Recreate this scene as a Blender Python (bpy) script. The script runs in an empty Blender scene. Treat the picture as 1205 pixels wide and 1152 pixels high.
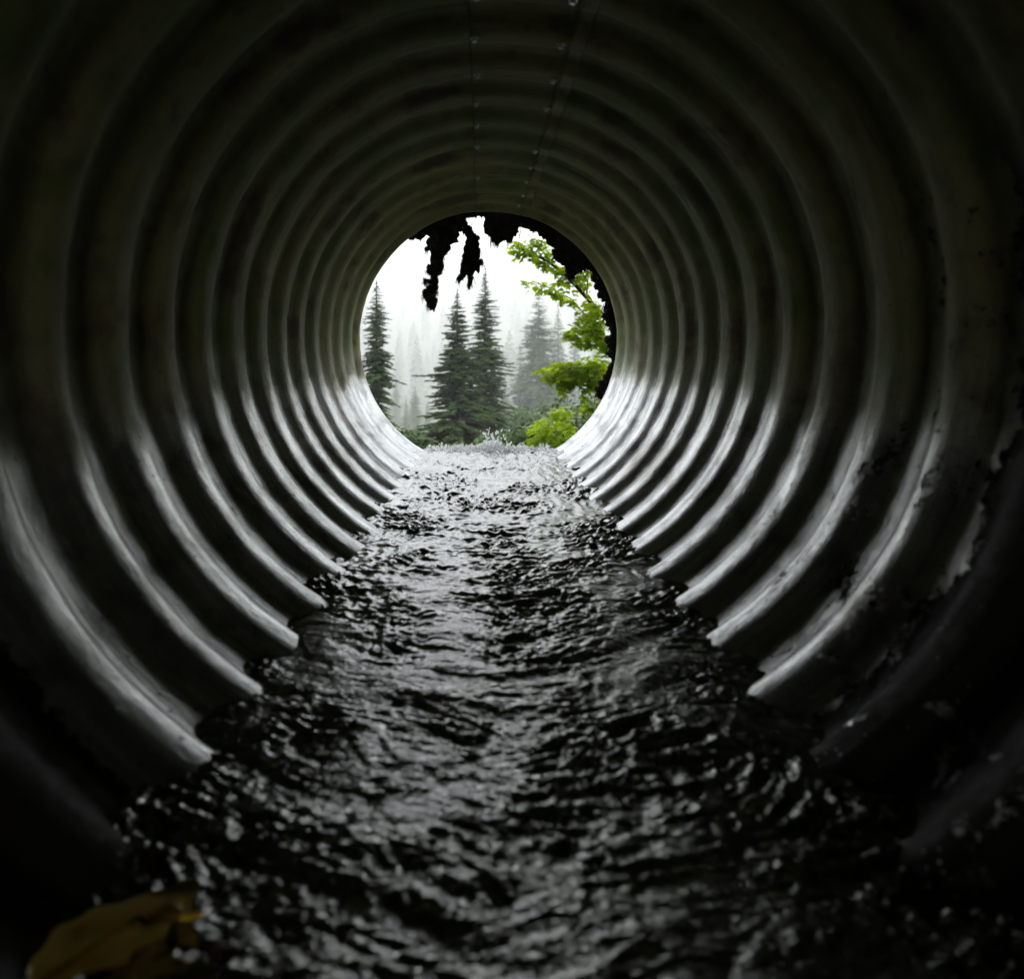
import bpy, bmesh, math, random
import numpy as np
from mathutils import Vector, Matrix
random.seed(11); rng = np.random.default_rng(5)
PI = math.pi; R_ = math.radians
SC = bpy.context.scene; C = SC.collection
F = 870.0; VX, VY = 566.0, 412.0          # focal length (photo pixels) and the point the pipe runs to
def P(px, py, d):                          # photo pixel at distance d -> point
    return Vector(((px-VX)/F*d, d, (VY-py)/F*d))

# ------------------------------------------------------------------ helpers
def tag(o, label=None, cat=None, group=None, kind=None):
    if label: o['label'] = label
    if cat: o['category'] = cat
    if group: o['group'] = group
    if kind: o['kind'] = kind
    return o
def empty(name, loc, label, cat, group=None, rz=0):
    o = bpy.data.objects.new(name, None); C.objects.link(o)
    o.location = loc; o.rotation_euler = (0, 0, rz); o.empty_display_size = .1
    return tag(o, label, cat, group)
def mesh_obj(name, verts, faces, m, parent=None, smooth=True, uvs=None, offset=None):
    me = bpy.data.meshes.new(name)
    if isinstance(verts, np.ndarray): verts = verts.tolist()
    if offset is not None: verts = [(v[0]-offset[0], v[1]-offset[1], v[2]-offset[2]) for v in verts]
    if isinstance(faces, np.ndarray): faces = faces.tolist()
    me.from_pydata(verts, [], faces); me.update()
    me.materials.append(m)
    if smooth: me.polygons.foreach_set('use_smooth', [True]*len(me.polygons))
    if uvs is not None:
        uvl = me.uv_layers.new(name='UVMap')
        idx = np.zeros(len(me.loops), dtype=np.int32); me.loops.foreach_get('vertex_index', idx)
        uvl.data.foreach_set('uv', np.asarray(uvs, dtype=np.float32)[idx].ravel())
    o = bpy.data.objects.new(name, me); C.objects.link(o)
    if parent: o.parent = parent
    return o
def grid_faces(nr, nc, wrap=False, base=0):
    i = np.arange(nr-1)[:, None]; j = np.arange(nc if wrap else nc-1)[None, :]
    j2 = (j+1) % nc
    a = i*nc+j; b = i*nc+j2; c = (i+1)*nc+j2; d = (i+1)*nc+j
    return (np.stack([a, b, c, d], -1).reshape(-1, 4)+base)
# --- lattice noise (vectorised)
def _h(ix, iy, s):
    n = (ix*374761393 + iy*668265263 + s*1442695041) & 0xffffffff
    n = ((n ^ (n >> 13))*1274126177) & 0xffffffff
    return ((n ^ (n >> 16)) & 0xffff)/65535.0*2-1
def vnoise(x, y, s=0):
    x = np.asarray(x, float); y = np.asarray(y, float)
    xi = np.floor(x).astype(np.int64); yi = np.floor(y).astype(np.int64)
    fx = x-xi; fy = y-yi
    u = fx*fx*fx*(fx*(fx*6-15)+10); v = fy*fy*fy*(fy*(fy*6-15)+10)
    def g(ax, ay):
        an = _h(ax, ay, s)*PI
        return np.cos(an)*(x-ax)+np.sin(an)*(y-ay)
    return ((g(xi, yi)*(1-u)+g(xi+1, yi)*u)*(1-v)+(g(xi, yi+1)*(1-u)+g(xi+1, yi+1)*u)*v)*1.5
def fbm(x, y, s=0, o=4):
    r = 0; a = 1
    for k in range(o):
        r = r+a*vnoise(x, y, s+k*17); x = x*2.03+3.1; y = y*2.03+1.7; a *= .5
    return r
def n1(x, s=0): return float(vnoise(np.array([x]), np.array([s*7.31+.37]), s)[0])

# ------------------------------------------------------------------ materials
class NT:
    def __init__(s, name):
        s.m = bpy.data.materials.new(name); s.m.use_nodes = True; s.t = s.m.node_tree; s.t.nodes.clear()
    def n(s, ty, ins=None, **kw):
        d = s.t.nodes.new(ty)
        for k, v in kw.items(): setattr(d, k, v)
        for k, v in (ins or {}).items():
            if isinstance(v, bpy.types.NodeSocket): s.t.links.new(v, d.inputs[k])
            else: d.inputs[k].default_value = v
        return d
    def math(s, op, a, b=None, c=None, clamp=False):
        i = {0: a}
        if b is not None: i[1] = b
        if c is not None: i[2] = c
        return s.n('ShaderNodeMath', i, operation=op, use_clamp=clamp).outputs[0]
    def mix(s, f, a, b):
        return s.n('ShaderNodeMix', {0: f, 6: a, 7: b}, data_type='RGBA').outputs[2]
    def ramp(s, v, lo, hi):
        return s.n('ShaderNodeMapRange', {0: v, 1: lo, 2: hi, 3: 0.0, 4: 1.0}, interpolation_type='SMOOTHSTEP').outputs[0]
    def noise(s, vec, scale, detail=4, rough=.55):
        return s.n('ShaderNodeTexNoise', {'Vector': vec, 'Scale': scale, 'Detail': detail, 'Roughness': rough}).outputs[0]
    def out(s, sh): s.n('ShaderNodeOutputMaterial', {0: sh}); return s.m
def c4(r, g, b): return (r, g, b, 1)

def mat_simple(name, a, b, scale, rough=.8, spec=.3, bump=.0, bdist=.01):
    t = NT(name); co = t.n('ShaderNodeTexCoord').outputs['Object']
    f = t.ramp(t.noise(co, scale, 5), .35, .65)
    ins = {'Base Color': t.mix(f, c4(*a), c4(*b)), 'Roughness': rough, 'Specular IOR Level': spec}
    if bump: ins['Normal'] = t.n('ShaderNodeBump', {'Strength': bump, 'Distance': bdist, 'Height': t.noise(co, scale*4, 5)}).outputs[0]
    return t.out(t.n('ShaderNodeBsdfPrincipled', ins).outputs[0])

def mat_pipe(name='galvanised_metal'):
    t = NT(name)
    tc = t.n('ShaderNodeTexCoord'); geo = t.n('ShaderNodeNewGeometry').outputs['Position']
    sep = t.n('ShaderNodeSeparateXYZ', {0: geo}); X, Y, Z = sep.outputs[0], sep.outputs[1], sep.outputs[2]
    uv = tc.outputs['UV']
    st = t.n('ShaderNodeMapping', {0: uv, 3: (1.6, 42, 1)}).outputs[0]      # marks drawn out round the ring
    st2 = t.n('ShaderNodeMapping', {0: uv, 3: (5, 160, 1)}).outputs[0]
    dr = t.n('ShaderNodeMapping', {0: uv, 3: (3.5, 16, 1)}).outputs[0]
    n_st = t.noise(st, 1.0, 6, .6); n_st2 = t.noise(st2, 1.0, 3); n_dr = t.noise(dr, 1.0, 7, .65)
    n_big = t.noise(geo, 2.3, 5); n_fine = t.noise(geo, 190, 3, .7); n_pat = t.noise(geo, 4.6, 6, .6); n_sp = t.noise(geo, 55, 4, .7); n_mid = t.noise(geo, 11, 6, .62)
    # bare zinc with dull patches
    zinc = t.mix(t.ramp(n_st, .3, .7), c4(.36, .365, .375), c4(.72, .725, .74))
    zinc = t.mix(t.math('MULTIPLY', t.ramp(n_mid, .50, .66), .5), zinc, c4(.15, .15, .15))
    zinc = t.mix(t.math('MULTIPLY', t.ramp(n_st2, .62, .7), .55), zinc, c4(.09, .088, .08))
    zinc = t.mix(t.math('MULTIPLY', t.ramp(n_big, .58, .66), .5), zinc, c4(.17, .14, .11))
    zinc = t.mix(t.math('MULTIPLY', t.ramp(n_fine, .52, .66), .5), zinc, c4(.20, .20, .20))
    drip = t.n('ShaderNodeMapping', {0: uv, 3: (1.1, 70, 1), 1: (3.3, 1.7, 0)}).outputs[0]; n_dp = t.noise(drip, 1.0, 5, .65)
    zinc = t.mix(t.math('MULTIPLY', t.ramp(n_dp, .60, .68), .6), zinc, c4(.14, .10, .07))
    # tide mark: dull green brown film above the height floods scour clean
    lvl = t.math('ADD', Z, t.math('MULTIPLY', t.math('ADD', t.math('MULTIPLY', t.math('SUBTRACT', n_dr, .5), .18), t.math('MULTIPLY', t.math('SUBTRACT', n_big, .5), .22)), 1.0))
    film = t.math('ADD', t.math('MULTIPLY', t.ramp(lvl, -.20, -.09), .5), t.math('MULTIPLY', t.ramp(lvl, -.28, .08), .5))
    filmc = t.mix(t.ramp(n_big, .38, .62), c4(.150, .178, .038), c4(.24, .225, .072))
    filmc = t.mix(t.math('MULTIPLY', t.ramp(n_mid, .52, .75), .5), filmc, c4(.20, .20, .13))
    filmc = t.mix(t.ramp(n_st, .60, .72), filmc, c4(.070, .062, .045))
    base = t.mix(t.math('MULTIPLY', film, .90), zinc, filmc)
    base = t.mix(t.math('MULTIPLY', film, t.math('MULTIPLY', t.ramp(n_pat, .50, .66), .75)), base, c4(.085, .062, .045))
    base = t.mix(t.math('MULTIPLY', film, t.math('MULTIPLY', t.ramp(n_pat, .46, .32), .7)), base, c4(.12, .17, .035))
    line = t.ramp(t.math('ABSOLUTE', t.math('ADD', lvl, .30)), .022, .004)
    base = t.mix(t.math('MULTIPLY', line, .45), base, c4(.62, .62, .60))
    line2 = t.ramp(t.math('ABSOLUTE', t.math('ADD', lvl, .40)), .03, .006)
    base = t.mix(t.math('MULTIPLY', line2, .4), base, c4(.13, .12, .10))
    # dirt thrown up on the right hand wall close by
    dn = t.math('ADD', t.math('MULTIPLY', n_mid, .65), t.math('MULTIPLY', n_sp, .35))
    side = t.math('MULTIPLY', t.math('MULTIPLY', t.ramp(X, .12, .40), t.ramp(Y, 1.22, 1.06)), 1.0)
    left = t.math('MULTIPLY', t.math('MULTIPLY', t.ramp(X, -.10, -.35), t.ramp(Y, .985, .88)), 1.3)  # darkens the nearest crests low on the left wall
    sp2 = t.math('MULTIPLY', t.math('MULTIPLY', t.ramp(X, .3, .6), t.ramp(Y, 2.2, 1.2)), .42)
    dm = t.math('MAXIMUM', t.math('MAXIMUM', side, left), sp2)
    mud_dark = t.math('MULTIPLY', t.ramp(t.math('ADD', dn, t.math('MULTIPLY', dm, .34)), .70, .76), t.ramp(Z, .45, .15))
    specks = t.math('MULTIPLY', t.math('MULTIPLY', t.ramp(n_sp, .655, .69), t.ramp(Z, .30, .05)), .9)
    mud_dark = t.math('MAXIMUM', mud_dark, specks)
    base = t.mix(mud_dark, base, c4(.018, .014, .011))
    met = t.math('MULTIPLY', t.math('SUBTRACT', 1.0, mud_dark), t.math('SUBTRACT', .95, t.math('MULTIPLY', film, .88)))
    rough = t.math('ADD', t.math('ADD', .25, t.math('MULTIPLY', n_mid, .18)), t.math('MULTIPLY', film, .30))
    hgt = t.math('ADD', t.math('ADD', t.math('MULTIPLY', n_st, .35), t.math('ADD', t.math('MULTIPLY', n_sp, .45), t.math('MULTIPLY', n_fine, .16))), t.math('MULTIPLY', mud_dark, 1.3))
    b0 = t.n('ShaderNodeBump', {'Strength': .6, 'Distance': .012, 'Height': t.noise(geo, 7, 4, .6)}).outputs[0]
    bump = t.n('ShaderNodeBump', {'Strength': .8, 'Distance': .0035, 'Height': hgt, 'Normal': b0}).outputs[0]
    rough = t.math('ADD', rough, t.math('MULTIPLY', t.math('SUBTRACT', n_fine, .5), .30))
    rough = t.math('MAXIMUM', rough, t.math('MULTIPLY', mud_dark, t.math('ADD', .35, t.math('MULTIPLY', n_sp, .7))))
    spec = t.math('SUBTRACT', t.math('SUBTRACT', .5, t.math('MULTIPLY', film, .30)), t.math('MULTIPLY', mud_dark, .12), clamp=True)
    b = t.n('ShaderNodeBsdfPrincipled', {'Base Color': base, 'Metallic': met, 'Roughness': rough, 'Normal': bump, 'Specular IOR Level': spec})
    return t.out(b.outputs[0])

def mat_water():
    t = NT('stream_water'); geo = t.n('ShaderNodeNewGeometry').outputs['Position']
    mp = t.n('ShaderNodeMapping', {0: geo, 3: (1, 1.7, 1)}).outputs[0]
    h = t.math('ADD', t.noise(mp, 55, 3, .6), t.math('MULTIPLY', t.noise(mp, 22, 2), 1.2))
    yy_ = t.n('ShaderNodeSeparateXYZ', {0: geo}).outputs[1]
    bump = t.n('ShaderNodeBump', {'Strength': t.math('ADD', .3, t.math('MULTIPLY', t.ramp(yy_, 2.2, .8), .45)), 'Distance': .006, 'Height': h}).outputs[0]
    col = t.mix(t.ramp(t.noise(geo, 5, 3), .45, .7), c4(.006, .006, .005), c4(.016, .011, .006))
    b = t.n('ShaderNodeBsdfPrincipled', {'Base Color': col, 'Roughness': .04, 'IOR': 2.5, 'Specular IOR Level': .95, 'Normal': bump})
    return t.out(b.outputs[0])

def mat_leaf(name, a, b, scale, trans=.45, rough=.5):
    t = NT(name); geo = t.n('ShaderNodeNewGeometry'); co = t.n('ShaderNodeTexCoord').outputs['Object']
    f = t.ramp(t.noise(co, scale, 3), .3, .7)
    f = t.math('ADD', t.math('MULTIPLY', f, .5), t.math('MULTIPLY', geo.outputs['Random Per Island'], .5))
    col = t.mix(f, c4(*a), c4(*b))
    p = t.n('ShaderNodeBsdfPrincipled', {'Base Color': col, 'Roughness': rough, 'Specular IOR Level': .3}).outputs[0]
    tr = t.n('ShaderNodeBsdfTranslucent', {0: col}).outputs[0]
    return t.out(t.n('ShaderNodeMixShader', {0: trans, 1: p, 2: tr}).outputs[0])

M_pipe = mat_pipe()
M_bolt = mat_simple('bolt_steel', (.35, .35, .36), (.55, .55, .56), 60, .28, .8)
for n in M_bolt.node_tree.nodes:
    if n.type == 'BSDF_PRINCIPLED': n.inputs['Metallic'].default_value = .9
M_water = mat_water()
M_foam = mat_simple('white_foam', (.75, .77, .78), (.9, .9, .9), 40, .25, .6)
M_soil = mat_simple('dark_soil', (.012, .010, .008), (.032, .026, .018), 12, .95, .1, .8, .03)
M_moss = mat_simple('wet_moss', (.010, .009, .008), (.026, .024, .016), 18, .95, .1)
M_ground = mat_simple('forest_floor', (.020, .030, .012), (.055, .060, .025), .8, .95, .1, .6, .1)
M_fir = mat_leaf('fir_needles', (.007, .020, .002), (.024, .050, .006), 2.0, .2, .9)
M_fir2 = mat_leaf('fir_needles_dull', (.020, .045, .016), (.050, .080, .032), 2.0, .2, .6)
M_bark = mat_simple('bark', (.035, .028, .022), (.08, .066, .052), 6, .9, .2, .6, .03)
M_maple = mat_leaf('maple_leaf_green', (.16, .28, .003), (.58, .74, .015), 8.0, .55, .45)
M_bush = mat_leaf('bush_leaf', (.014, .036, .006), (.05, .095, .014), 3.0, .35, .5)
M_twig = mat_simple('twig_bark', (.018, .014, .012), (.04, .03, .024), 30, .8, .3)
M_amber = mat_simple('yellow_leaf', (.85, .50, .03), (.95, .68, .08), 14, .35, .6, .5, .004)
M_pebble = mat_simple('wet_stone', (.05, .022, .014), (.12, .06, .04), 20, .25, .6, .4, .004)

# ------------------------------------------------------------------ culvert pipe
RP = .75; AX, AZ = .043, .062; AMP = .031
k = np.arange(-3, 13)
inv = (1876+335*k+5.05*k*k)*1e-6
crest = F*RP*inv                                   # where each inward crest stands
pre = crest[0]-np.arange(22, 0, -1)*.205
crest = np.concatenate([pre, crest]); NPH = len(crest)
Y0, YEND = float(crest[0]), float(crest[-1])
ys = []
for i in range(NPH-1):
    n = 8 if crest[i+1] < -.3 else 26
    ys += list(np.linspace(crest[i], crest[i+1], n, endpoint=False))
ys.append(YEND); ys = np.array(ys)
def prof(y):
    ph = np.interp(y, crest, np.arange(NPH)); c = .5-.5*np.cos(2*PI*ph)
    pw = 1.45+.55*vnoise(ph*.83+.31, ph*0+2.7, 12)
    c = np.clip(c, 0, 1)**(pw*np.interp(y, [1.1, 1.9], [.62, .85])); kk = 1.5; c = c**kk/(c**kk+(1-c)**kk+1e-9)
    return RP+AMP*(1+.18*vnoise(ph*.6, ph*0+9.1, 13))*c
NT_ = 288
th = np.arange(NT_)/NT_*2*PI
def pipe_r(y, th):
    return prof(y)+.0035*vnoise(th*2.2+np.sin(th)*2, y*1.7, 3)+.0018*vnoise(th*9, y*9, 9)
def pipe_surface(ys, th, off=0.0):
    Yg, Tg = np.meshgrid(ys, th, indexing='ij')
    rr = pipe_r(Yg, np.minimum(Tg % (2*PI), 2*PI-(Tg % (2*PI)))+0*Tg)+off
    V = np.stack([AX+rr*np.sin(Tg), Yg, AZ+rr*np.cos(Tg)], -1).reshape(-1, 3)
    U = np.stack([Tg*RP, Yg], -1).reshape(-1, 2)
    return V, U
V1, U1 = pipe_surface(ys, th); V2, U2 = pipe_surface(ys, th, .009)
nr = len(ys); f1 = grid_faces(nr, NT_, True); f2 = grid_faces(nr, NT_, True, len(V1))[:, ::-1]
j = np.arange(NT_); j2 = (j+1) % NT_; e = (nr-1)*NT_
cap = np.stack([e+j, e+j2, e+j2+len(V1), e+j+len(V1)], -1)
cap0 = np.stack([j2, j, j+len(V1), j2+len(V1)], -1)
pipe = empty('culvert_pipe', (AX, 0, AZ-RP), 'round corrugated steel culvert pipe seen from inside with ribbed grey walls and stream running through', 'culvert')
def under_pipe(o): o.parent = pipe; o.matrix_parent_inverse = Matrix.Translation(-pipe.location); return o
under_pipe(mesh_obj('pipe_wall', np.concatenate([V1, V2]), np.concatenate([f1, f2, cap, cap0]), M_pipe, uvs=np.concatenate([U1, U2])))
# lap plate bolted along the crown, its two edges run away down the pipe
ysl = ys[ys > -.3]
thl = np.radians(np.linspace(-5.6, 14.2, 30))
Va, Ua = pipe_surface(ysl, thl, -.0055); Vb, Ub = pipe_surface(ysl, thl, .001)
nl, nc = len(ysl), len(thl); fa = grid_faces(nl, nc)
i = np.arange(nl-1)
s1 = np.stack([i*nc, (i+1)*nc, (i+1)*nc+nl*nc, i*nc+nl*nc], -1)
s2 = np.stack([i*nc+nc-1, (i+1)*nc+nc-1, (i+1)*nc+nc-1+nl*nc, i*nc+nc-1+nl*nc], -1)
under_pipe(mesh_obj('lap_plate', np.concatenate([Va, Vb]), np.concatenate([fa, s1, s2]), M_pipe, uvs=np.concatenate([Ua, Ub])+7.3))
ths = np.radians(np.linspace(14.6, 17.6, 8))
Va, Ua = pipe_surface(ysl, ths, -.0030); Vb, Ub = pipe_surface(ysl, ths, .001); nc = len(ths)
s1 = np.stack([i*nc, (i+1)*nc, (i+1)*nc+nl*nc, i*nc+nl*nc], -1); s2 = s1+nc-1
under_pipe(mesh_obj('seam_strip', np.concatenate([Va, Vb]), np.concatenate([grid_faces(nl, nc), s1, s2]), mat_simple('pale_seam_film', (.17, .17, .075), (.30, .29, .15), 9, .6, .3, .5, .004), uvs=np.concatenate([Ua, Ub])))
# bolts: hex head on a washer, one on each crest along both seams
bm = bmesh.new()
bmesh.ops.create_cone(bm, cap_ends=True, segments=20, radius1=.0105, radius2=.0105, depth=.003, matrix=Matrix.Translation((0, 0, .0015)))
bmesh.ops.create_cone(bm, cap_ends=True, segments=6, radius1=.0075, radius2=.0068, depth=.008, matrix=Matrix.Translation((0, 0, .007)))
bme = bpy.data.meshes.new('bolt'); bm.to_mesh(bme); bm.free(); bme.materials.append(M_bolt)
for yb in crest[(crest > .9)][:-1]:
    for a in (-4.4, 13.0):
        if random.random() < .12: continue
        t_ = R_(a+random.uniform(-.3, .3)); yy = yb+random.uniform(-.012, .012)
        rr = float(pipe_r(np.array([yy]), np.array([abs(t_)]))[0])-.0056
        d = Vector((-math.sin(t_), 0, -math.cos(t_)))
        o = bpy.data.objects.new('bolt', bme); C.objects.link(o)
        o.matrix_world = Matrix.Translation((AX+rr*math.sin(t_), yy, AZ+rr*math.cos(t_))) @ d.to_track_quat('Z', 'Y').to_matrix().to_4x4()
        o.parent = pipe; o.matrix_parent_inverse = Matrix.Translation(-pipe.location)

# ------------------------------------------------------------------ water
def wlevel(y): return np.interp(y, [-6, .7, 1.6, 3.2, YEND, YEND+.1], [-.52, -.558, -.575, -.583, -.588, -.594])
wy = [Y0-.3]
while wy[-1] < YEND+.05:
    y = wy[-1]; wy.append(y+(.12 if y < .2 else (.0034 if y < 1.4 else (.0048 if y < 2.6 else .008))))
wy = np.array(wy); wx = np.linspace(-.60, .66, 330)
WY, WX = np.meshgrid(wy, wx, indexing='ij')
def water_h(x, y):
    wob = .05*vnoise(x*4, y*4, 40); ax = x-AX
    # V-shaped wakes off the corrugations: wave fronts swing back towards the walls
    yy = y-.32*np.abs(ax)+wob
    big = (.0065*vnoise(x*5.5, yy*8.5, 50)+.004*vnoise(x*9+4, yy*16, 51))*np.interp(y, [1, 3], [1, .6])
    env = .26+1.2*np.clip(.5+1.5*vnoise(x*4.2, y*3.4, 60)+.5*vnoise(x*9, y*11, 61), 0, 1)
    m1 = vnoise(x*19+1.5*vnoise(x*7, y*7, 70), yy*34, 52); m2 = vnoise(x*38, yy*66+2*m1, 53); m3 = vnoise(x*80, y*110, 54)
    rid = (1-np.abs(m1)*2.0)
    fr = np.interp(y, [1.4, 3.0], [1, 1.0])
    st = vnoise(x*9+vnoise(x*5, y*6, 71), yy*46, 55)
    mid = env*(.0034*rid+.0030*m1+.0030*m2*fr+.0015*m3*fr+.0030*st)
    edge = np.clip((np.abs(ax)-.33)/.16, 0, 1)
    far = np.interp(y, [0, 1.1, 2.2, 3.2, 5], [1, 1, .95, .95, .95])
    w1 = vnoise(x*15+1.3*vnoise(x*6, y*4, 73), y*8.5, 56); w2 = vnoise(x*31, y*17+w1, 57); w3 = vnoise(x*62, y*33, 58)
    chop = np.interp(y, [1.2, 2.0, 3.0], [0, .55, 1])*(.010*(.5-np.abs(w1)*1.6)+.0065*w2+.0032*w3)*(.35+.65*env)
    return (big+mid*np.interp(y, [2, 3.6], [1, .9])+chop)*(1+.45*edge)*far
H = water_h(WX, WY)
WZ = wlevel(WY)+H*np.clip((WY-.15)/.2, 0.15, 1)
# water turns over the lip and falls
nf = 26; q = np.linspace(0, 1, nf)[1:]
fy = YEND+.05+.34*q; fz = -.9*q**2
FY, FX = np.meshgrid(fy, wx, indexing='ij')
FZ = WZ[-1][None, :]+fz[:, None]+.012*vnoise(FX*22, FY*30, 80)
WV = np.concatenate([np.stack([WX, WY, WZ], -1).reshape(-1, 3), np.stack([FX, FY, FZ], -1).reshape(-1, 3)])
mesh_obj('water', WV, grid_faces(len(wy)+nf-1, len(wx)), M_water)['kind'] = 'structure'

# foam and drops leaping at the lip
def ico(rad, sub=1):
    b = bmesh.new(); bmesh.ops.create_icosphere(b, subdivisions=sub, radius=rad)
    v = [tuple(x.co) for x in b.verts]; f = [tuple(w.index for w in x.verts) for x in b.faces]; b.free(); return v, f
iv, if_ = ico(1.0, 1); iv = np.array(iv)
def blobs(pts):                      # pts: (x,y,z,r,stretch)
    V, Fc = [], []
    for (x, y, z, r, s) in pts:
        b = len(V)*len(iv); a = rng.uniform(-1, 1, 3)*.25
        V.append(iv*np.array([r*(1+a[0]), r*(1+a[1]), r*s])+np.array([x, y, z]))
        Fc += [tuple(b+q_ for q_ in f) for f in if_]
    return np.concatenate(V), Fc
pts = []
for _ in range(1500):
    x = AX+float(rng.normal(0, .19)); 
    if abs(x-AX) > .37: continue
    hh = abs(float(rng.normal(0, .012)))*(1+2.2*math.exp(-((x-.075)/.05)**2)+.5*n1(x*14, 2))
    y = YEND+.01+float(rng.normal(0, .07))
    pts.append((x, y, -.590+hh, float(rng.uniform(.0025, .0075)), rng.uniform(.8, 1.8)))
for _ in range(55):
    x = .075+float(rng.normal(0, .04)); pts.append((x, YEND+.08+float(rng.normal(0, .04)), -.58+float(rng.uniform(.01, .115)), float(rng.uniform(.0025, .0065)), 1.6))
V, Fc = blobs(pts)
t = NT('spray_white')
d_ = t.n('ShaderNodeBsdfDiffuse', {0: c4(.92, .93, .93)}).outputs[0]; tr_ = t.n('ShaderNodeBsdfTranslucent', {0: c4(.92, .93, .93)}).outputs[0]; gl_ = t.n('ShaderNodeBsdfGlossy', {0: c4(.9, .9, .9), 'Roughness': .15}).outputs[0]
gs_ = t.n('ShaderNodeBsdfPrincipled', {'Base Color': c4(1, 1, 1), 'Roughness': .12, 'IOR': 1.333, 'Transmission Weight': 1.0}).outputs[0]
M_foam = t.out(t.n('ShaderNodeMixShader', {0: .55, 2: gs_, 1: t.n('ShaderNodeMixShader', {0: .82, 1: d_, 2: tr_}).outputs[0]}).outputs[0])
tag(mesh_obj('water_spray', V, Fc, M_foam), 'white drops and foam leaping where the stream spills over the far lip of the pipe', 'spray', kind='stuff')
# loose drops thrown along the foot of the walls close by
pts = []
for _ in range(260):
    y = float(rng.uniform(.62, 1.35)); s = 1 if rng.random() < .62 else -1
    x = AX+s*float(rng.normal(.40, .05)); pts.append((x, y, float(wlevel(y))+abs(float(rng.normal(0, .02)))+.004, float(rng.uniform(.0008, .0022)), 1.1))
for _ in range(420):
    pxx = float(rng.uniform(985, 1230)); pyy = float(rng.uniform(250, 960)); tt = math.atan2(pxx-585, 365-pyy); rr_ = math.hypot(pxx-585, 365-pyy)
    y = F*RP/rr_+float(rng.normal(0, .03)); rad_ = float(pipe_r(np.array([y]), np.array([tt]))[0])-.001
    if rng.random() < .5 or y < .6: continue
    pts.append((AX+rad_*math.sin(tt), y, AZ+rad_*math.cos(tt), float(rng.uniform(.0006, .0017)), 1.1))
t = NT('drop_water')
M_drop = t.out(t.n('ShaderNodeBsdfPrincipled', {'Base Color': c4(.6, .62, .63), 'Roughness': .05, 'IOR': 1.333, 'Transmission Weight': .5}).outputs[0])
V, Fc = blobs(pts)
tag(mesh_obj('water_drops', V, Fc, M_drop), 'loose bright drops on the near walls and along their foot', 'drops', kind='stuff')

# ------------------------------------------------------------------ leaves and stones in the shallows
def leaf_on_water(px, py, length, width, rz, label, tilt=-.25):
    d = F*.552/(py-VY); o0 = P(px, py, d); o0.z = float(wlevel(d))+.018
    root = empty('fallen_leaf', o0, label, 'leaf', 'fallen leaves in the water at lower left', rz)
    root.rotation_euler = (Matrix.Rotation(tilt, 3, 'X') @ Matrix.Rotation(rz, 3, 'Z') @ Matrix.Rotation(-.08, 3, 'Y')).to_euler()
    n, m = 20, 13; V = []; 
    for a in range(n):
        s = a/(n-1); w = width*(math.sin(PI*s**.8)**.75)*(1+.10*math.sin(s*27))+.0006
        for b_ in range(m):
            u = b_/(m-1)*2-1
            V.append(((s-.5)*length, u*w/2, .006*abs(u)+.003*math.sin(s*5)+.0015*math.sin(u*5+s*9)))
    V = np.array(V); top = grid_faces(n, m); lo = V.copy(); lo[:, 2] -= .0012
    mesh_obj('blade', np.concatenate([V, lo]), np.concatenate([top, top[:, ::-1]+len(V)]), M_amber, root)
    tube('stalk', [Vector((-.5*length, 0, .001)), Vector((-.68*length, .008, .004)), Vector((-.85*length, .004, .002))], [.0016, .0014, .001], M_twig, root)
    tube('midrib', [Vector(((s-.5)*length, 0, .0022+.003*math.sin(s*5))) for s in (.02, .2, .4, .6, .8, .97)], [.0017, .0015, .0013, .001, .0008, .0005], M_amber, root)
def tube_data(pts, rad, seg=7):
    V, Fc = [], []; n = len(pts)
    for i_, p in enumerate(pts):
        d = (pts[min(i_+1, n-1)]-pts[max(i_-1, 0)]).normalized()
        a = d.orthogonal().normalized() if abs(d.z) > .9 else d.cross(Vector((0, 0, 1))).normalized(); b_ = d.cross(a)
        for k_ in range(seg):
            an = 2*PI*k_/seg; V.append(p+(a*math.cos(an)+b_*math.sin(an))*rad[i_])
    for i_ in range(n-1):
        for k_ in range(seg):
            k2 = (k_+1) % seg; Fc.append((i_*seg+k_, i_*seg+k2, (i_+1)*seg+k2, (i_+1)*seg+k_))
    Fc.append(tuple(range(seg))[::-1]); Fc.append(tuple((n-1)*seg+q_ for q_ in range(seg)))
    return V, Fc
def tube(name, pts, rad, m, parent=None, seg=7):
    V, Fc = tube_data(pts, rad, seg); return mesh_obj(name, V, Fc, m, parent)
leaf_on_water(146, 1112, .17, .095, R_(60), 'large yellow brown leaf lying wet by the left wall at the bottom edge', -.20)
leaf_on_water(206, 1096, .050, .018, R_(12), 'small yellow leaf fragment on the water just right of the large yellow leaf')
def pebble(px, py, s, label, seed):
    d = F*.556/(py-VY); c = P(px, py, d); z = float(wlevel(d))
    b = bmesh.new(); bmesh.ops.create_icosphere(b, subdivisions=4, radius=1)
    for v in b.verts:
        k_ = 1+.22*float(vnoise(np.array([v.co.x*1.3+seed]), np.array([v.co.y*1.3+v.co.z]), seed)[0])+.05*float(vnoise(np.array([v.co.x*5+seed]), np.array([v.co.y*5+v.co.z*4]), seed)[0])
        v.co = Vector((v.co.x*s*1.3, v.co.y*s, v.co.z*s*.55))*k_
    me = bpy.data.meshes.new('stone'); b.to_mesh(me); b.free(); me.materials.append(M_pebble)
    for p_ in me.polygons: p_.use_smooth = True
    o = bpy.data.objects.new('stone', me); C.objects.link(o); o.location = (c.x, c.y, z+s*.05); o.rotation_euler = (0, 0, seed)
    tag(o, label, 'stone', 'wet stones in the shallows')
pebble(186, 1010, .017, 'reddish wet stone breaking the water above the yellow leaf', 3)
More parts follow.
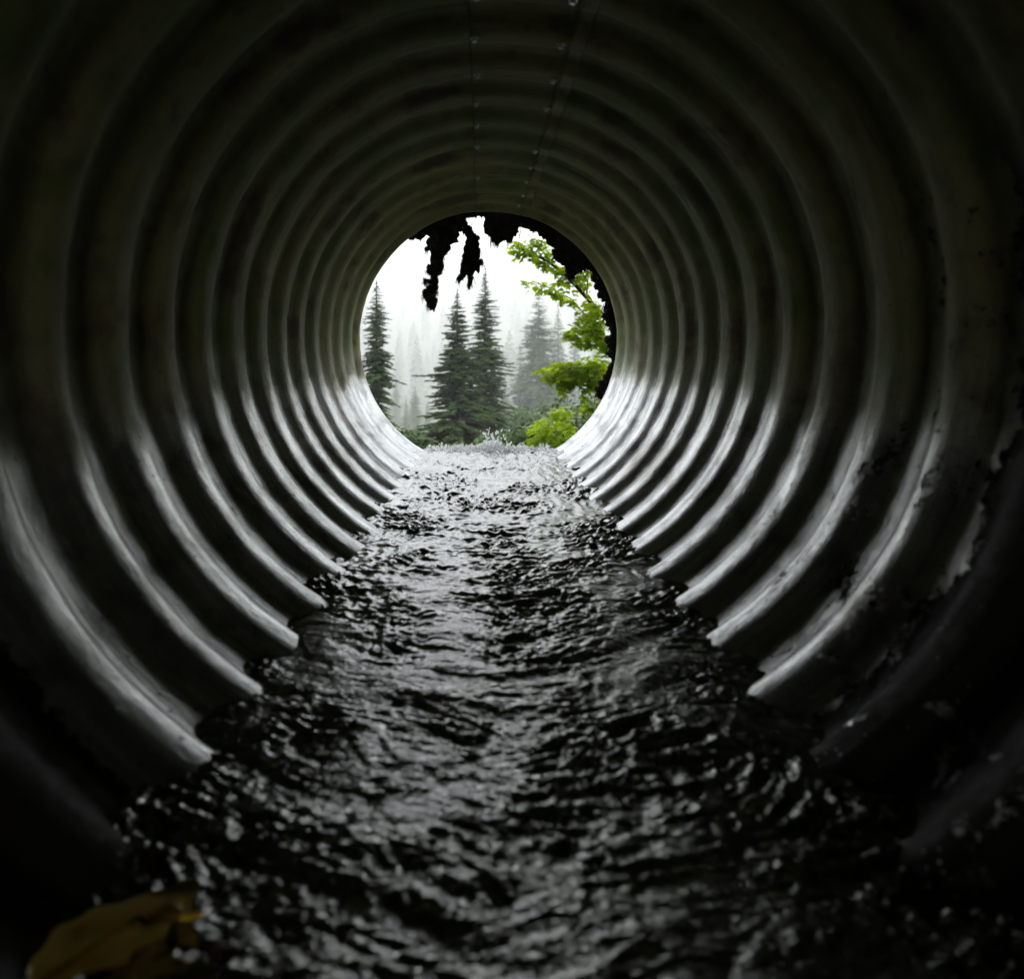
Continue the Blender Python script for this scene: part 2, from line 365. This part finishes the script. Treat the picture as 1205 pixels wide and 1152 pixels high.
pebble(262, 1120, .013, 'small brown wet stone right of the yellow leaf fragment at the bottom edge', 5)

# ------------------------------------------------------------------ embankment round the outlet and the ground beyond
def bank(yface, sign, name, label_kind='structure'):
    na, nrr = 200, 46; rad = .752+.03+np.concatenate([[0], np.cumsum(np.linspace(.03, .75 if sign > 0 else .26, nrr-1))])
    A, RR = np.meshgrid(np.arange(na)/na*2*PI, rad, indexing='ij')
    x = AX+RR*np.sin(A); z = AZ+RR*np.cos(A)
    back = np.where(z > .85, (z-.85)*.9, 0); front = np.where(z < -.75, (-.75-z)*1.15, 0)
    y = yface-.02-back+front; over = np.maximum(z-3.4, 0); z = z-over; y = y-over*(1.1 if sign > 0 else .9)
    nn = fbm(x*1.6+z, z*1.6+y, 90, 5); g = np.clip((RR-.80)/.4, 0, 1)
    y = y+nn*.18*g; z = z+.10*g*vnoise(x*3, z*3, 92)
    if sign < 0: y = 2*yface-y
    V = np.stack([x, y, z], -1).reshape(-1, 3)
    a = np.arange(na)[:, None]; b_ = np.arange(nrr-1)[None, :]; a2 = (a+1) % na
    f = np.stack([a*nrr+b_, a*nrr+b_+1, a2*nrr+b_+1, a2*nrr+b_], -1).reshape(-1, 4)
    return mesh_obj(name, V, f, M_soil)
bank(YEND, 1, 'embankment')['kind'] = 'structure'
bank(Y0, -1, 'embankment')['kind'] = 'structure'

def gz(x, y):
    base = np.interp(y, [0, 5, 8, 14, 20, 40, 75, 120, 200, 420, 700], [-2.2, -2.0, -1.8, -2.4, -3.4, -5.6, -9.0, -12, -13, 30, 105])
    side = np.interp(np.abs(x)/np.maximum(y, 8), [0, .3, 1.2], [0, .2, 3.0])
    return base+side+fbm(x*.12, y*.12, 100, 4)*.5*np.clip(y/20, .3, 6)
gy = np.concatenate([np.linspace(5.0, 30, 70), np.linspace(31, 150, 80), np.linspace(156, 680, 70)])
gu = np.linspace(-1.6, 1.6, 161)
GY, GU = np.meshgrid(gy, gu, indexing='ij'); GX = GU*(GY+6)
GZ = gz(GX, GY)
mesh_obj('ground', np.stack([GX, GY, GZ], -1).reshape(-1, 3), grid_faces(len(gy), len(gu)), M_ground)['kind'] = 'structure'
def g1(x, y): return float(gz(np.array([x]), np.array([y]))[0])

# ------------------------------------------------------------------ conifers
def conifer_mesh(h, slope, seed, dens=1.0, lean=0.0, droop=.35, sprig=.16, bare=.04, power=.9, top_k=.25):
    rd = random.Random(seed); V = []; Fc = []
    TV, TF = tube_data([Vector((lean*(s**1.5)*h, 0, s*h)) for s in (0, .15, .3, .5, .7, .85, 1)],
                       [h*.017*(1-.93*s)+.004 for s in (0, .15, .3, .5, .7, .85, 1)], 8)
    z = h*bare; 
    while z < h*.985:
        s = z/h; cx = lean*(s**1.5)*h
        Rm = slope*h*((1-s)**power)*(1+.22*math.sin(s*23+seed)+.12*math.sin(s*57+seed*2))+top_k*sprig*.5
        nb = max(3, int(rd.uniform(6, 9)*(.5+.5*min(1, Rm/(.5*slope*h))) ))
        a0 = rd.uniform(0, 6.3)
        for b in range(nb):
            if rd.random() < .10: continue
            a = a0+b*2*PI/nb+rd.uniform(-.35, .35); L = Rm*rd.uniform(.62, 1.18)
            if rd.random() < .06: L *= 1.25
            z0 = z+rd.uniform(-.5, .5)*.035*h*(1-s*.6); dr = droop*rd.uniform(.6, 1.5)*(1.15-.9*s)
            ca, sa = math.cos(a), math.sin(a)
            ns = max(2, int(L/sprig*2.6*dens))
            for k_ in range(ns):
                u = (k_+.6)/ns; rr = L*u; zz = z0-dr*L*u*u*.9+.10*L*u-.02*L; 
                if u > .75: zz += .10*L*(u-.75)*2
                # two side sprigs and one hanging
                for sd in (-1, 1, 0):
                    sl = sprig*rd.uniform(.7, 1.35)*(1.15-.5*u)*min(1, .35+1.6*(1-s))
                    if sd == 0: da = a+rd.uniform(-.3, .3); vz = -.35*rd.uniform(.6, 1.6)
                    else: da = a+sd*rd.uniform(.5, 1.05); vz = rd.uniform(-.45, .05)
                    dx, dy = math.cos(da), math.sin(da); w = sl*rd.uniform(.16, .30)
                    x0 = cx+rr*ca; y0 = rr*sa; nx, ny = -dy, dx; i0 = len(V)
                    wz = rd.uniform(-.5, .5)*w
                    V += [(x0, y0, zz), (x0+dx*sl*.45+nx*w, y0+dy*sl*.45+ny*w, zz+vz*sl*.4+wz),
                          (x0+dx*sl, y0+dy*sl, zz+vz*sl), (x0+dx*sl*.45-nx*w, y0+dy*sl*.45-ny*w, zz+vz*sl*.4-wz-.15*w)]
                    Fc.append((i0, i0+1, i0+2, i0+3))
        z += h*rd.uniform(.012, .026)*(1.1-.55*s)/max(.55, dens**.5)
    for k_ in range(10):                               # leader
        i0 = len(V); zt = h*(.975+.03*rd.random()); a = rd.uniform(0, 6.3); r_ = sprig*.22; lx = lean*h
        V += [(lx, 0, zt), (lx+r_*math.cos(a), r_*math.sin(a), zt+r_*.2), (lx, 0, zt+sprig*.55), (lx-.004, .004, zt+.02)]
        Fc.append((i0, i0+1, i0+2, i0+3))
    tm = bpy.data.meshes.new('trunk'); tm.from_pydata([tuple(v) for v in TV], [], TF); tm.materials.append(M_bark)
    cm = bpy.data.meshes.new('crown'); cm.from_pydata(V, [], Fc)
    return tm, cm
def conifer(px, pytop, d, meshes, h, label, m, group, base=None, rz=0.0):
    top = P(px, pytop, d); gz0 = g1(top.x, d)-.1
    if base is None: base = gz0
    root = empty('fir_tree', (top.x, d, base), label, 'tree', group, rz)
    k_ = (top.z-base)/h; root.scale = (k_, k_, k_)
    for nm, me in zip(('trunk', 'crown'), meshes):
        if nm == 'crown' and not me.materials: me.materials.append(m)
        o = bpy.data.objects.new(nm, me); C.objects.link(o); o.parent = root
    return root
GN = 'near fir trees seen through the pipe mouth'
GF = 'grey fir trees fading into the fog'
def sized(px, pt, d): return P(px, pt, d).z-(g1(P(px, pt, d).x, d)-.1)
hL = sized(443, 332, 12.5); conifer(443, 332, 12.5, conifer_mesh(hL, .115, 21, 1.6, 0, .5, .10, .03, .55), hL, 'dark narrow fir tree at the left edge of the pipe mouth', M_fir, GN)
hA = sized(538, 343, 13.5); conifer(538, 343, 13.5, conifer_mesh(hA, .25, 7, 2.8, 0, .30, .10, .02, .88), hA, 'broad dark green fir tree in the middle with wide lower boughs', M_fir, GN)
hB = sized(571, 318, 15); conifer(571, 318, 15, conifer_mesh(hB, .195, 33, 2.3, 0, .35, .105, .02, .85), hB, 'tall dark fir tree right beside the broad middle fir, with the highest tip', M_fir, GN)
far_a = conifer_mesh(15, .19, 41, 1.5, .012, .4, .5, .03, .62); far_b = conifer_mesh(15, .12, 52, .9, -.006, .4, .5, .03, .7); far_c = conifer_mesh(15, .19, 63, .9, 0, .4, .55, .02, .85)
for nm, (px, pt, d, me, lab) in enumerate([
    (632, 343, 42, far_a, 'large grey fir standing in fog right of the middle firs'),
    (657, 360, 56, far_b, 'slim pale grey fir just right of the large foggy fir'),
    (676, 372, 84, far_b, 'faint fir behind the yellow green maple branches'),
    (612, 408, 52, far_c, 'shorter faint fir between the tall middle fir and the large grey fir'),
    (700, 405, 90, far_a, 'faint fir mostly hidden by maple leaves at the right edge of the mouth'),
    (594, 445, 58, far_c, 'low grey green fir at the foot of the tall dark middle fir'),
    (478, 468, 62, far_b, 'small faint fir right of the dark left fir'),
    (489, 455, 70, far_a, 'taller faint fir in the gap left of the broad middle fir'),
    (503, 470, 66, far_b, 'small faint fir tight against the boughs of the broad middle fir'),
    (466, 445, 88, far_c, 'very pale fir just behind the right side of the dark left fir'),
    (648, 452, 50, far_c, 'low green fir under the large foggy fir'),
    (668, 462, 56, far_a, 'low grey green fir behind the bright maple leaves'),
]):
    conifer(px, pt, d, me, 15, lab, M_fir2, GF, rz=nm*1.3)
# far off woodland on the opposite slope, one fading mass
lo_v, lo_f = [], []; sv = []
tm, cm = conifer_mesh(14, .15, 71, .35, 0, .4, 1.1, .03, .75)
cv = np.array([v.co[:] for v in cm.vertices]); cf = np.array([p.vertices[:] for p in cm.polygons])
sel = []
for k_ in range(420):
    d = float(rng.uniform(150, 520)); u = float(rng.uniform(-.30, .34)); x = u*d
    s = float(rng.uniform(.55, 1.25)); a = float(rng.uniform(0, 6.3)); ca, sa = math.cos(a), math.sin(a)
    W = np.stack([cv[:, 0]*ca-cv[:, 1]*sa, cv[:, 0]*sa+cv[:, 1]*ca, cv[:, 2]], -1)*s+np.array([x, d, g1(x, d)-.3])
    lo_f.append(cf+len(cv)*k_); lo_v.append(W)
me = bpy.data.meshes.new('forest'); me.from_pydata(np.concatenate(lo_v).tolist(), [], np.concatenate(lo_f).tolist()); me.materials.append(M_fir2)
o = bpy.data.objects.new('forest', me); C.objects.link(o)
tag(o, 'far off fir woodland on the opposite slope almost lost in the fog', 'woodland', kind='stuff')

# ------------------------------------------------------------------ leafy shrubs
LEAF = [(0, 0), (.18, -.34), (.42, -.22), (.40, -.10), (.72, -.30), (.70, -.12), (1, 0), (.70, .12), (.72, .30), (.40, .10), (.42, .22), (.18, .34)]
def leaves_data(pts, size, rd, hang=.35, flat=.6, simple=False):
    V, Fc = [], []; sh = [(0, 0), (.35, -.28), (1, 0), (.35, .28)] if simple else LEAF
    for p in pts:
        s = size*rd.uniform(.6, 1.35); a = rd.uniform(0, 2*PI)
        d = Vector((math.cos(a), math.sin(a), rd.uniform(-hang-.4, .25))).normalized()
        up = Vector((rd.uniform(-1, 1)*flat, rd.uniform(-1, 1)*flat, 1)).normalized()
        sd = d.cross(up).normalized(); nn = sd.cross(d); i0 = len(V)
        for (u, v) in sh: V.append(tuple(Vector(p)+d*(u*s)+sd*(v*s)-nn*(abs(v)*s*.35+u*u*s*.18)))
        Fc.append(tuple(range(i0, i0+len(sh))))
    return V, Fc
def spread(c, rx, ry, rz, n, rd):
    o_ = []; n = int(n*1.7)
    while len(o_) < n:
        a, b, c_ = rd.uniform(-1, 1), rd.uniform(-1, 1), rd.uniform(-1, 1)
        if a*a+b*b+c_*c_ < 1: o_.append((c.x+a*rx, c.y+b*ry, c.z+c_*rz))
    return o_
def along(pl, n, jit, rd):
    o_ = []
    for _ in range(int(n*1.5)):
        t_ = rd.random()*(len(pl)-1); i_ = min(int(t_), len(pl)-2); p = pl[i_].lerp(pl[i_+1], t_-i_)
        o_.append((p.x+rd.gauss(0, jit), p.y+rd.gauss(0, jit*1.6), p.z+rd.gauss(0, jit)))
    return o_
rd = random.Random(4)
DM = 6.0; q_ = DM/F
root = empty('maple_shrub', (P(748, 500, DM).x, DM, g1(1.25, DM)), 'bright yellow green maple shrub reaching in from the right side of the pipe mouth', 'shrub')
off = root.location
def pl(*a, d=DM): return [P(x, y, d+dd) for (x, y, dd) in a]
stem = [Vector((off.x, DM, off.z)), P(756, 520, DM), P(750, 440, DM), P(752, 405, DM), P(760, 330, DM)]
limbs = [
    ([P(752, 408, DM)]+pl((735, 392, 0), (712, 374, -.05), (690, 350, -.1), (668, 326, -.1), (645, 308, -.1), (620, 296, -.15), (603, 289, -.15)), .026),
    (pl((712, 374, -.05), (700, 392, .05), (690, 372, .1), (672, 352, .1), (650, 340, .1), (628, 332, .1), (612, 336, .1)), .009),
    (pl((690, 350, -.1), (692, 328, -.1), (690, 306, -.1)), .007),
    (pl((750, 440, 0), (728, 424, 0), (705, 412, .05), (690, 402, .05)), .011),
    (pl((752, 470, 0), (724, 448, 0), (700, 438, .05), (672, 434, .1), (648, 436, .1)), .013),
    (pl((754, 500, 0), (725, 480, 0), (704, 468, .05), (694, 478, .05)), .010),
]
V, Fc = tube_data(stem, [.04, .036, .032, .028, .015]); 
mesh_obj('stem', V, Fc, M_twig, root, offset=off)
for pts_, r0 in limbs:
    V, Fc = tube_data(pts_, [max(.0025, r0*(1-.85*i_/(len(pts_)-1))) for i_ in range(len(pts_))], 6)
    mesh_obj('branch', V, Fc, M_twig, root, offset=off)
L = []
L += along(pl((606, 290, -.15), (625, 298, -.15), (650, 312, -.1), (672, 330, -.1)), 115, .030, rd)
L += along(pl((672, 330, -.1), (690, 350, -.1), (708, 370, -.05)), 26, .05, rd)
L += along(pl((622, 284, -.1), (640, 290, -.1), (655, 300, -.1)), 34, .035, rd)
L += along(pl((690, 308, -.1), (696, 322, -.1), (682, 330, -.1)), 36, .035, rd)
L += along(pl((612, 334, .1), (640, 336, .1), (662, 350, .1), (688, 372, .1)), 52, .022, rd)
L += spread(P(697, 372, DM), .09, .2, .13, 60, rd)
L += spread(P(690, 391, DM), .17, .2, .12, 120, rd)
L += spread(P(712, 406, DM), .08, .2, .10, 60, rd)
L += spread(P(666, 438, DM+.1), .22, .2, .10, 170, rd)
L += spread(P(694, 438, DM+.1), .18, .2, .14, 170, rd)
L += spread(P(664, 455, DM+.1), .06, .1, .07, 26, rd)
L += along(pl((694, 450, .05), (692, 470, .05), (690, 485, .05)), 30, .03, rd)
L += spread(P(712, 470, DM), .09, .2, .16, 40, rd)
V, Fc = leaves_data(L, .084, rd); mesh_obj('foliage', V, Fc, M_maple, root, offset=off, smooth=False)
# second, lower maple
DB = 6.6; r2 = empty('maple_shrub', (P(672, 600, DB).x, DB, g1(.8, DB)), 'low bright green maple shrub at the bottom right of the pipe mouth beside the spray', 'shrub')
o2 = r2.location
for a in ((640, 500), (660, 490), (678, 482), (652, 520)):
    V, Fc = tube_data([Vector(o2), P((a[0]+672)/2+3, 560, DB), P(a[0], a[1], DB)], [.014, .009, .003], 6); mesh_obj('stem', V, Fc, M_twig, r2, offset=o2)
L = spread(P(652, 508, DB), .21, .25, .15, 170, rd)+spread(P(662, 486, DB), .09, .1, .06, 30, rd)+spread(P(636, 524, DB), .14, .2, .11, 80, rd)+spread(P(668, 540, DB), .25, .3, .2, 90, rd)
V, Fc = leaves_data(L, .082, rd); mesh_obj('foliage', V, Fc, M_maple, r2, offset=o2, smooth=False)

# bushes on the slope below
bl = ['in front of the broad middle fir', 'below the dark left fir', 'at the foot of the tall middle fir', 'behind the spray under the grey firs',
      'behind the low maple shrub', 'in the gap left of the broad middle fir', 'below the right side of the pipe mouth', 'right under the large foggy fir',
      'far right behind the maple stems', 'at the right edge under the maple leaves']
for i_, (px, pt, d, w) in enumerate([(530, 514, 9.5, .7), (470, 503, 9.5, .65), (580, 507, 10, .65), (606, 498, 10.5, .7), (640, 494, 9, .7),
                                     (498, 519, 9, .5), (690, 480, 9.5, .8), (622, 478, 20, 1.5), (712, 462, 14, 1.2), (705, 490, 8.5, .6)]):
    t_ = P(px, pt, d); g0 = g1(t_.x, d); rd = random.Random(100+i_)
    tone = ['low dark green bush ', 'low leafy green bush '][i_ % 2]
    r_ = empty('bush', (t_.x, d, g0), tone+bl[i_], 'bush', 'bushes on the slope beyond the pipe'); of = r_.location
    hh = t_.z-g0
    for k_ in range(4):
        a = rd.uniform(0, 6.3); tip = Vector((of.x+math.cos(a)*w*.4, d+math.sin(a)*w*.4, g0+hh*.8))
        V, Fc = tube_data([Vector((of.x, d, g0-.05)), Vector(of).lerp(tip, .5)+Vector((.05, 0, 0)), tip], [.03, .02, .006], 5); mesh_obj('stem', V, Fc, M_twig, r_, offset=of)
    L = []
    for k_ in range(9):
        a = rd.uniform(0, 6.3); rr = rd.uniform(.1, .75)*w
        L += spread(Vector((of.x+math.cos(a)*rr, d+math.sin(a)*rr, g0+hh*rd.uniform(.35, .88))), w*.32, w*.32, hh*.16, 120, rd)
    V, Fc = leaves_data(L, .085*(1+d*.02), rd, simple=True); mesh_obj('foliage', V, Fc, M_bush, r_, offset=of, smooth=False)

# ------------------------------------------------------------------ turf and moss hanging over the mouth
def tuft_data(pts, n, ln, w, rd, down=1.0):
    V, Fc = [], []
    for _ in range(n):
        p = Vector(rd.choice(pts))+Vector((rd.gauss(0, .008), rd.gauss(0, .02), rd.gauss(0, .008)))
        l = ln*rd.uniform(.3, 1.4); a = rd.uniform(0, PI); dx, dy = math.cos(a)*w*rd.uniform(.5, 1.3), math.sin(a)*w
        sx, sy = rd.gauss(0, .28)*l, rd.gauss(0, .2)*l; i0 = len(V)
        V += [(p.x-dx, p.y-dy, p.z), (p.x+dx, p.y+dy, p.z), (p.x+sx*.5+dx*.8, p.y+sy*.5+dy*.8, p.z-l*.5*down), (p.x+sx, p.y+sy, p.z-l*down), (p.x+sx*.5-dx*.8, p.y+sy*.5-dy*.8, p.z-l*.5*down)]
        Fc.append((i0, i0+1, i0+2, i0+3, i0+4))
    return V, Fc
DT = YEND+.13
def crumbs(spec, rd, n=4):
    o_ = list(spec)
    for (px, py, rx, rz) in spec:
        for _ in range(n):
            a = rd.uniform(0, 6.3); k_ = rd.uniform(.15, .34)
            o_.append((px+rx*1.02*math.cos(a), py+rz*1.05*math.sin(a), rx*k_+.8, rz*k_*rd.uniform(.8, 1.6)+.8))
    return o_
def lump_chain(spec, rd, d=DT):                 # spec: (px,py,rx_px,rz_px) lumps joined to a ragged mass
    V, Fc, S = [], [], []; b = bmesh.new(); bmesh.ops.create_icosphere(b, subdivisions=3, radius=1)
    uv_ = [v.co.copy() for v in b.verts]; uf = [tuple(w.index for w in f.verts) for f in b.faces]; b.free()
    for (px, py, rx, rz) in spec:
        c = P(px, py, d); sx, sz = rx/F*d, rz/F*d; o_ = rd.uniform(0, 50); i0 = len(V)
        for v in uv_:
            k_ = 1+.45*float(vnoise(np.array([v.x*2.6+o_]), np.array([v.z*2.6+v.y*1.5]), 5)[0])+.22*float(vnoise(np.array([v.x*7+o_]), np.array([v.z*7+v.y*5]), 6)[0])
            V.append((c.x+v.x*sx*k_, c.y+v.y*max(sx, .03)*.9*k_, c.z+v.z*sz*k_))
        Fc += [tuple(i0+q for q in f) for f in uf]; S += V[i0:]
    return V, Fc, S
def hang(name, label, cat, spec, seed, ln=.035, n=500, group=None, bits=None):
    rd = random.Random(seed); c = P(spec[0][0], spec[0][1], DT)
    root = empty(name, c, label, cat, group)
    V, Fc, S = lump_chain(crumbs(spec, rd), rd); mesh_obj('moss_body', V, Fc, M_moss, root, offset=c)
    V, Fc = tuft_data(S, int(n*2.2), ln, .0015, rd); mesh_obj('root_fringe', V, Fc, M_moss, root, offset=c, smooth=False)
    return root
GH = 'ragged moss clumps hanging over the pipe mouth'
hang('moss_clump', 'long ragged dark moss clump hanging lowest at the upper left of the pipe mouth', 'moss',
     [(512, 262, 16, 14), (522, 276, 17, 14), (516, 290, 13, 12), (514, 305, 8, 12), (510, 320, 6, 8), (512, 332, 4, 7), (503, 331, 3, 2.5), (506, 346, 6, 10), (509, 356, 5, 9)], 1, .03, 620, GH)
hang('moss_clump', 'short blunt dark moss clump hanging just right of the longest one', 'moss',
     [(556, 283, 6, 9), (554, 297, 8, 13), (559, 309, 7, 12), (549, 314, 7, 10), (542, 327, 3, 4), (553, 331, 3, 6), (551, 272, 5, 7), (540, 260, 8, 9)], 2, .022, 430, GH)
hang('moss_clump', 'small dark moss clump at the top centre of the pipe mouth', 'moss',
     [(582, 262, 13, 16), (592, 268, 12, 14), (586, 280, 6, 7), (602, 262, 11, 11)], 3, .03, 420, GH)
hang('moss_clump', 'thick dark clump of roots above the maple branch at upper right', 'moss',
     [(625, 258, 13, 11), (645, 266, 14, 14), (662, 280, 16, 17), (676, 294, 14, 18), (665, 300, 12, 12), (684, 308, 8, 12), (672, 320, 6, 7)], 4, .03, 520, GH)
# turf lip along the crown and down the right hand side
rd = random.Random(9); spec = []
for a in np.arange(-36, 34, 3.2):
    t_ = R_(a); rr = 155+rd.uniform(-4, 2); spec.append((575+rr*math.sin(t_), 398-rr*math.cos(t_), 9, 7+rd.uniform(0, 5)))
for a in np.arange(34, 118, 3.0):
    t_ = R_(a); rr = 152+rd.uniform(-5, 2)+(3 if a > 95 else 0); spec.append((575+rr*math.sin(t_), 398-rr*math.cos(t_), 7+rd.uniform(0, 5), 9))
c = P(575, 245, DT); root = empty('overhanging_turf', c, 'dark earthy turf lip curling round the crown and right side of the pipe mouth', 'turf')
V, Fc, S = lump_chain(spec, rd, DT); mesh_obj('turf_body', V, Fc, M_moss, root, offset=c)
V, Fc = tuft_data(S, 3200, .028, .0015, rd); mesh_obj('root_fringe', V, Fc, M_moss, root, offset=c, smooth=False)

for k_ in range(16):
    px = rd.choice([rd.uniform(500, 560), rd.uniform(560, 690), rd.uniform(575, 640)]); yy0 = 398-math.sqrt(max(0, 152**2-(px-575)**2)); ln = rd.uniform(14, 52)
    pp = [P(px+rd.gauss(0, 1.2)*q_, yy0+ln*q_/4, DT) for q_ in range(5)]
    V, Fc = tube_data(pp, [.0028, .0024, .002, .0015, .0008], 5); mesh_obj('hanging_root', V, Fc, M_twig, root, offset=c)

# ------------------------------------------------------------------ fog
t = NT('fog_air')
vol = t.n('ShaderNodeVolumePrincipled', {'Color': c4(.88, .90, .90), 'Density': .0032, 'Anisotropy': .15})
out = t.n('ShaderNodeOutputMaterial'); t.t.links.new(vol.outputs[0], out.inputs['Volume'])
bm = bmesh.new(); bmesh.ops.create_cube(bm, size=1)
zlo, zhi = float(GZ.min())-2, 175.0
for v in bm.verts: v.co = Vector((v.co.x*2400, 340+v.co.y*760, (zlo+zhi)/2+v.co.z*(zhi-zlo)))
me = bpy.data.meshes.new('haze'); bm.to_mesh(me); bm.free(); me.materials.append(t.m)
o = bpy.data.objects.new('haze', me); C.objects.link(o); tag(o, 'pale white fog filling the valley beyond the pipe', 'fog', kind='stuff')

# ------------------------------------------------------------------ light: overcast daylight
SUN_EL, SUN_RO = R_(50), R_(165)
w = bpy.data.worlds.new('World'); SC.world = w; w.use_nodes = True; nt = w.node_tree; nt.nodes.clear()
sky = nt.nodes.new('ShaderNodeTexSky'); sky.sky_type = 'NISHITA'; sky.sun_disc = False; sky.sun_elevation = SUN_EL; sky.sun_rotation = SUN_RO
sky.air_density = 1.0; sky.dust_density = 3.0
hs = nt.nodes.new('ShaderNodeHueSaturation'); hs.inputs['Saturation'].default_value = .18
bg = nt.nodes.new('ShaderNodeBackground'); bg.inputs[1].default_value = .15
wo = nt.nodes.new('ShaderNodeOutputWorld')
nt.links.new(sky.outputs[0], hs.inputs['Color']); # sky dimmed overhead on purpose, to cut the light falling on the pipe mouth
tcw = nt.nodes.new('ShaderNodeTexCoord'); sx = nt.nodes.new('ShaderNodeSeparateXYZ'); nt.links.new(tcw.outputs['Generated'], sx.inputs[0])
mr = nt.nodes.new('ShaderNodeMapRange'); mr.inputs[1].default_value = 0; mr.inputs[2].default_value = 1; mr.inputs[3].default_value = 1.12; mr.inputs[4].default_value = .75
nt.links.new(sx.outputs[2], mr.inputs[0])
vm = nt.nodes.new('ShaderNodeVectorMath'); vm.operation = 'SCALE'; nt.links.new(hs.outputs[0], vm.inputs[0]); nt.links.new(mr.outputs[0], vm.inputs['Scale'])
nt.links.new(vm.outputs[0], bg.inputs[0]); nt.links.new(bg.outputs[0], wo.inputs[0])
sd = bpy.data.lights.new('sun', 'SUN'); sd.energy = 0.5; sd.angle = R_(40); sd.color = (1, .97, .93)
so = bpy.data.objects.new('sun', sd); C.objects.link(so)
dirv = Vector((math.sin(SUN_RO)*math.cos(SUN_EL), math.cos(SUN_RO)*math.cos(SUN_EL), math.sin(SUN_EL)))
so.rotation_euler = dirv.to_track_quat('Z', 'Y').to_euler(); so.location = (0, 20, 60)

# ------------------------------------------------------------------ camera
cd = bpy.data.cameras.new('camera'); cam = bpy.data.objects.new('camera', cd); C.objects.link(cam); SC.camera = cam
cam.rotation_euler = (PI/2, 0, 0)
cd.sensor_fit = 'HORIZONTAL'; cd.sensor_width = 36; cd.lens = 36*F/1205
cd.shift_x = (602.5-VX)/1205; cd.shift_y = (VY-576)/1205
cd.clip_start = .02; cd.clip_end = 3000
cd.dof.use_dof = True; cd.dof.focus_distance = 3.3; cd.dof.aperture_fstop = 2.8

SC.view_settings.view_transform = 'Standard'; SC.view_settings.look = 'None'; SC.view_settings.exposure = 2.78; SC.view_settings.gamma = 1
cy = SC.cycles
cy.use_denoising = True
cy.max_bounces = 10; cy.diffuse_bounces = 5; cy.glossy_bounces = 6; cy.volume_bounces = 2; cy.transparent_max_bounces = 8
cy.caustics_reflective = True; cy.sample_clamp_indirect = 12.0
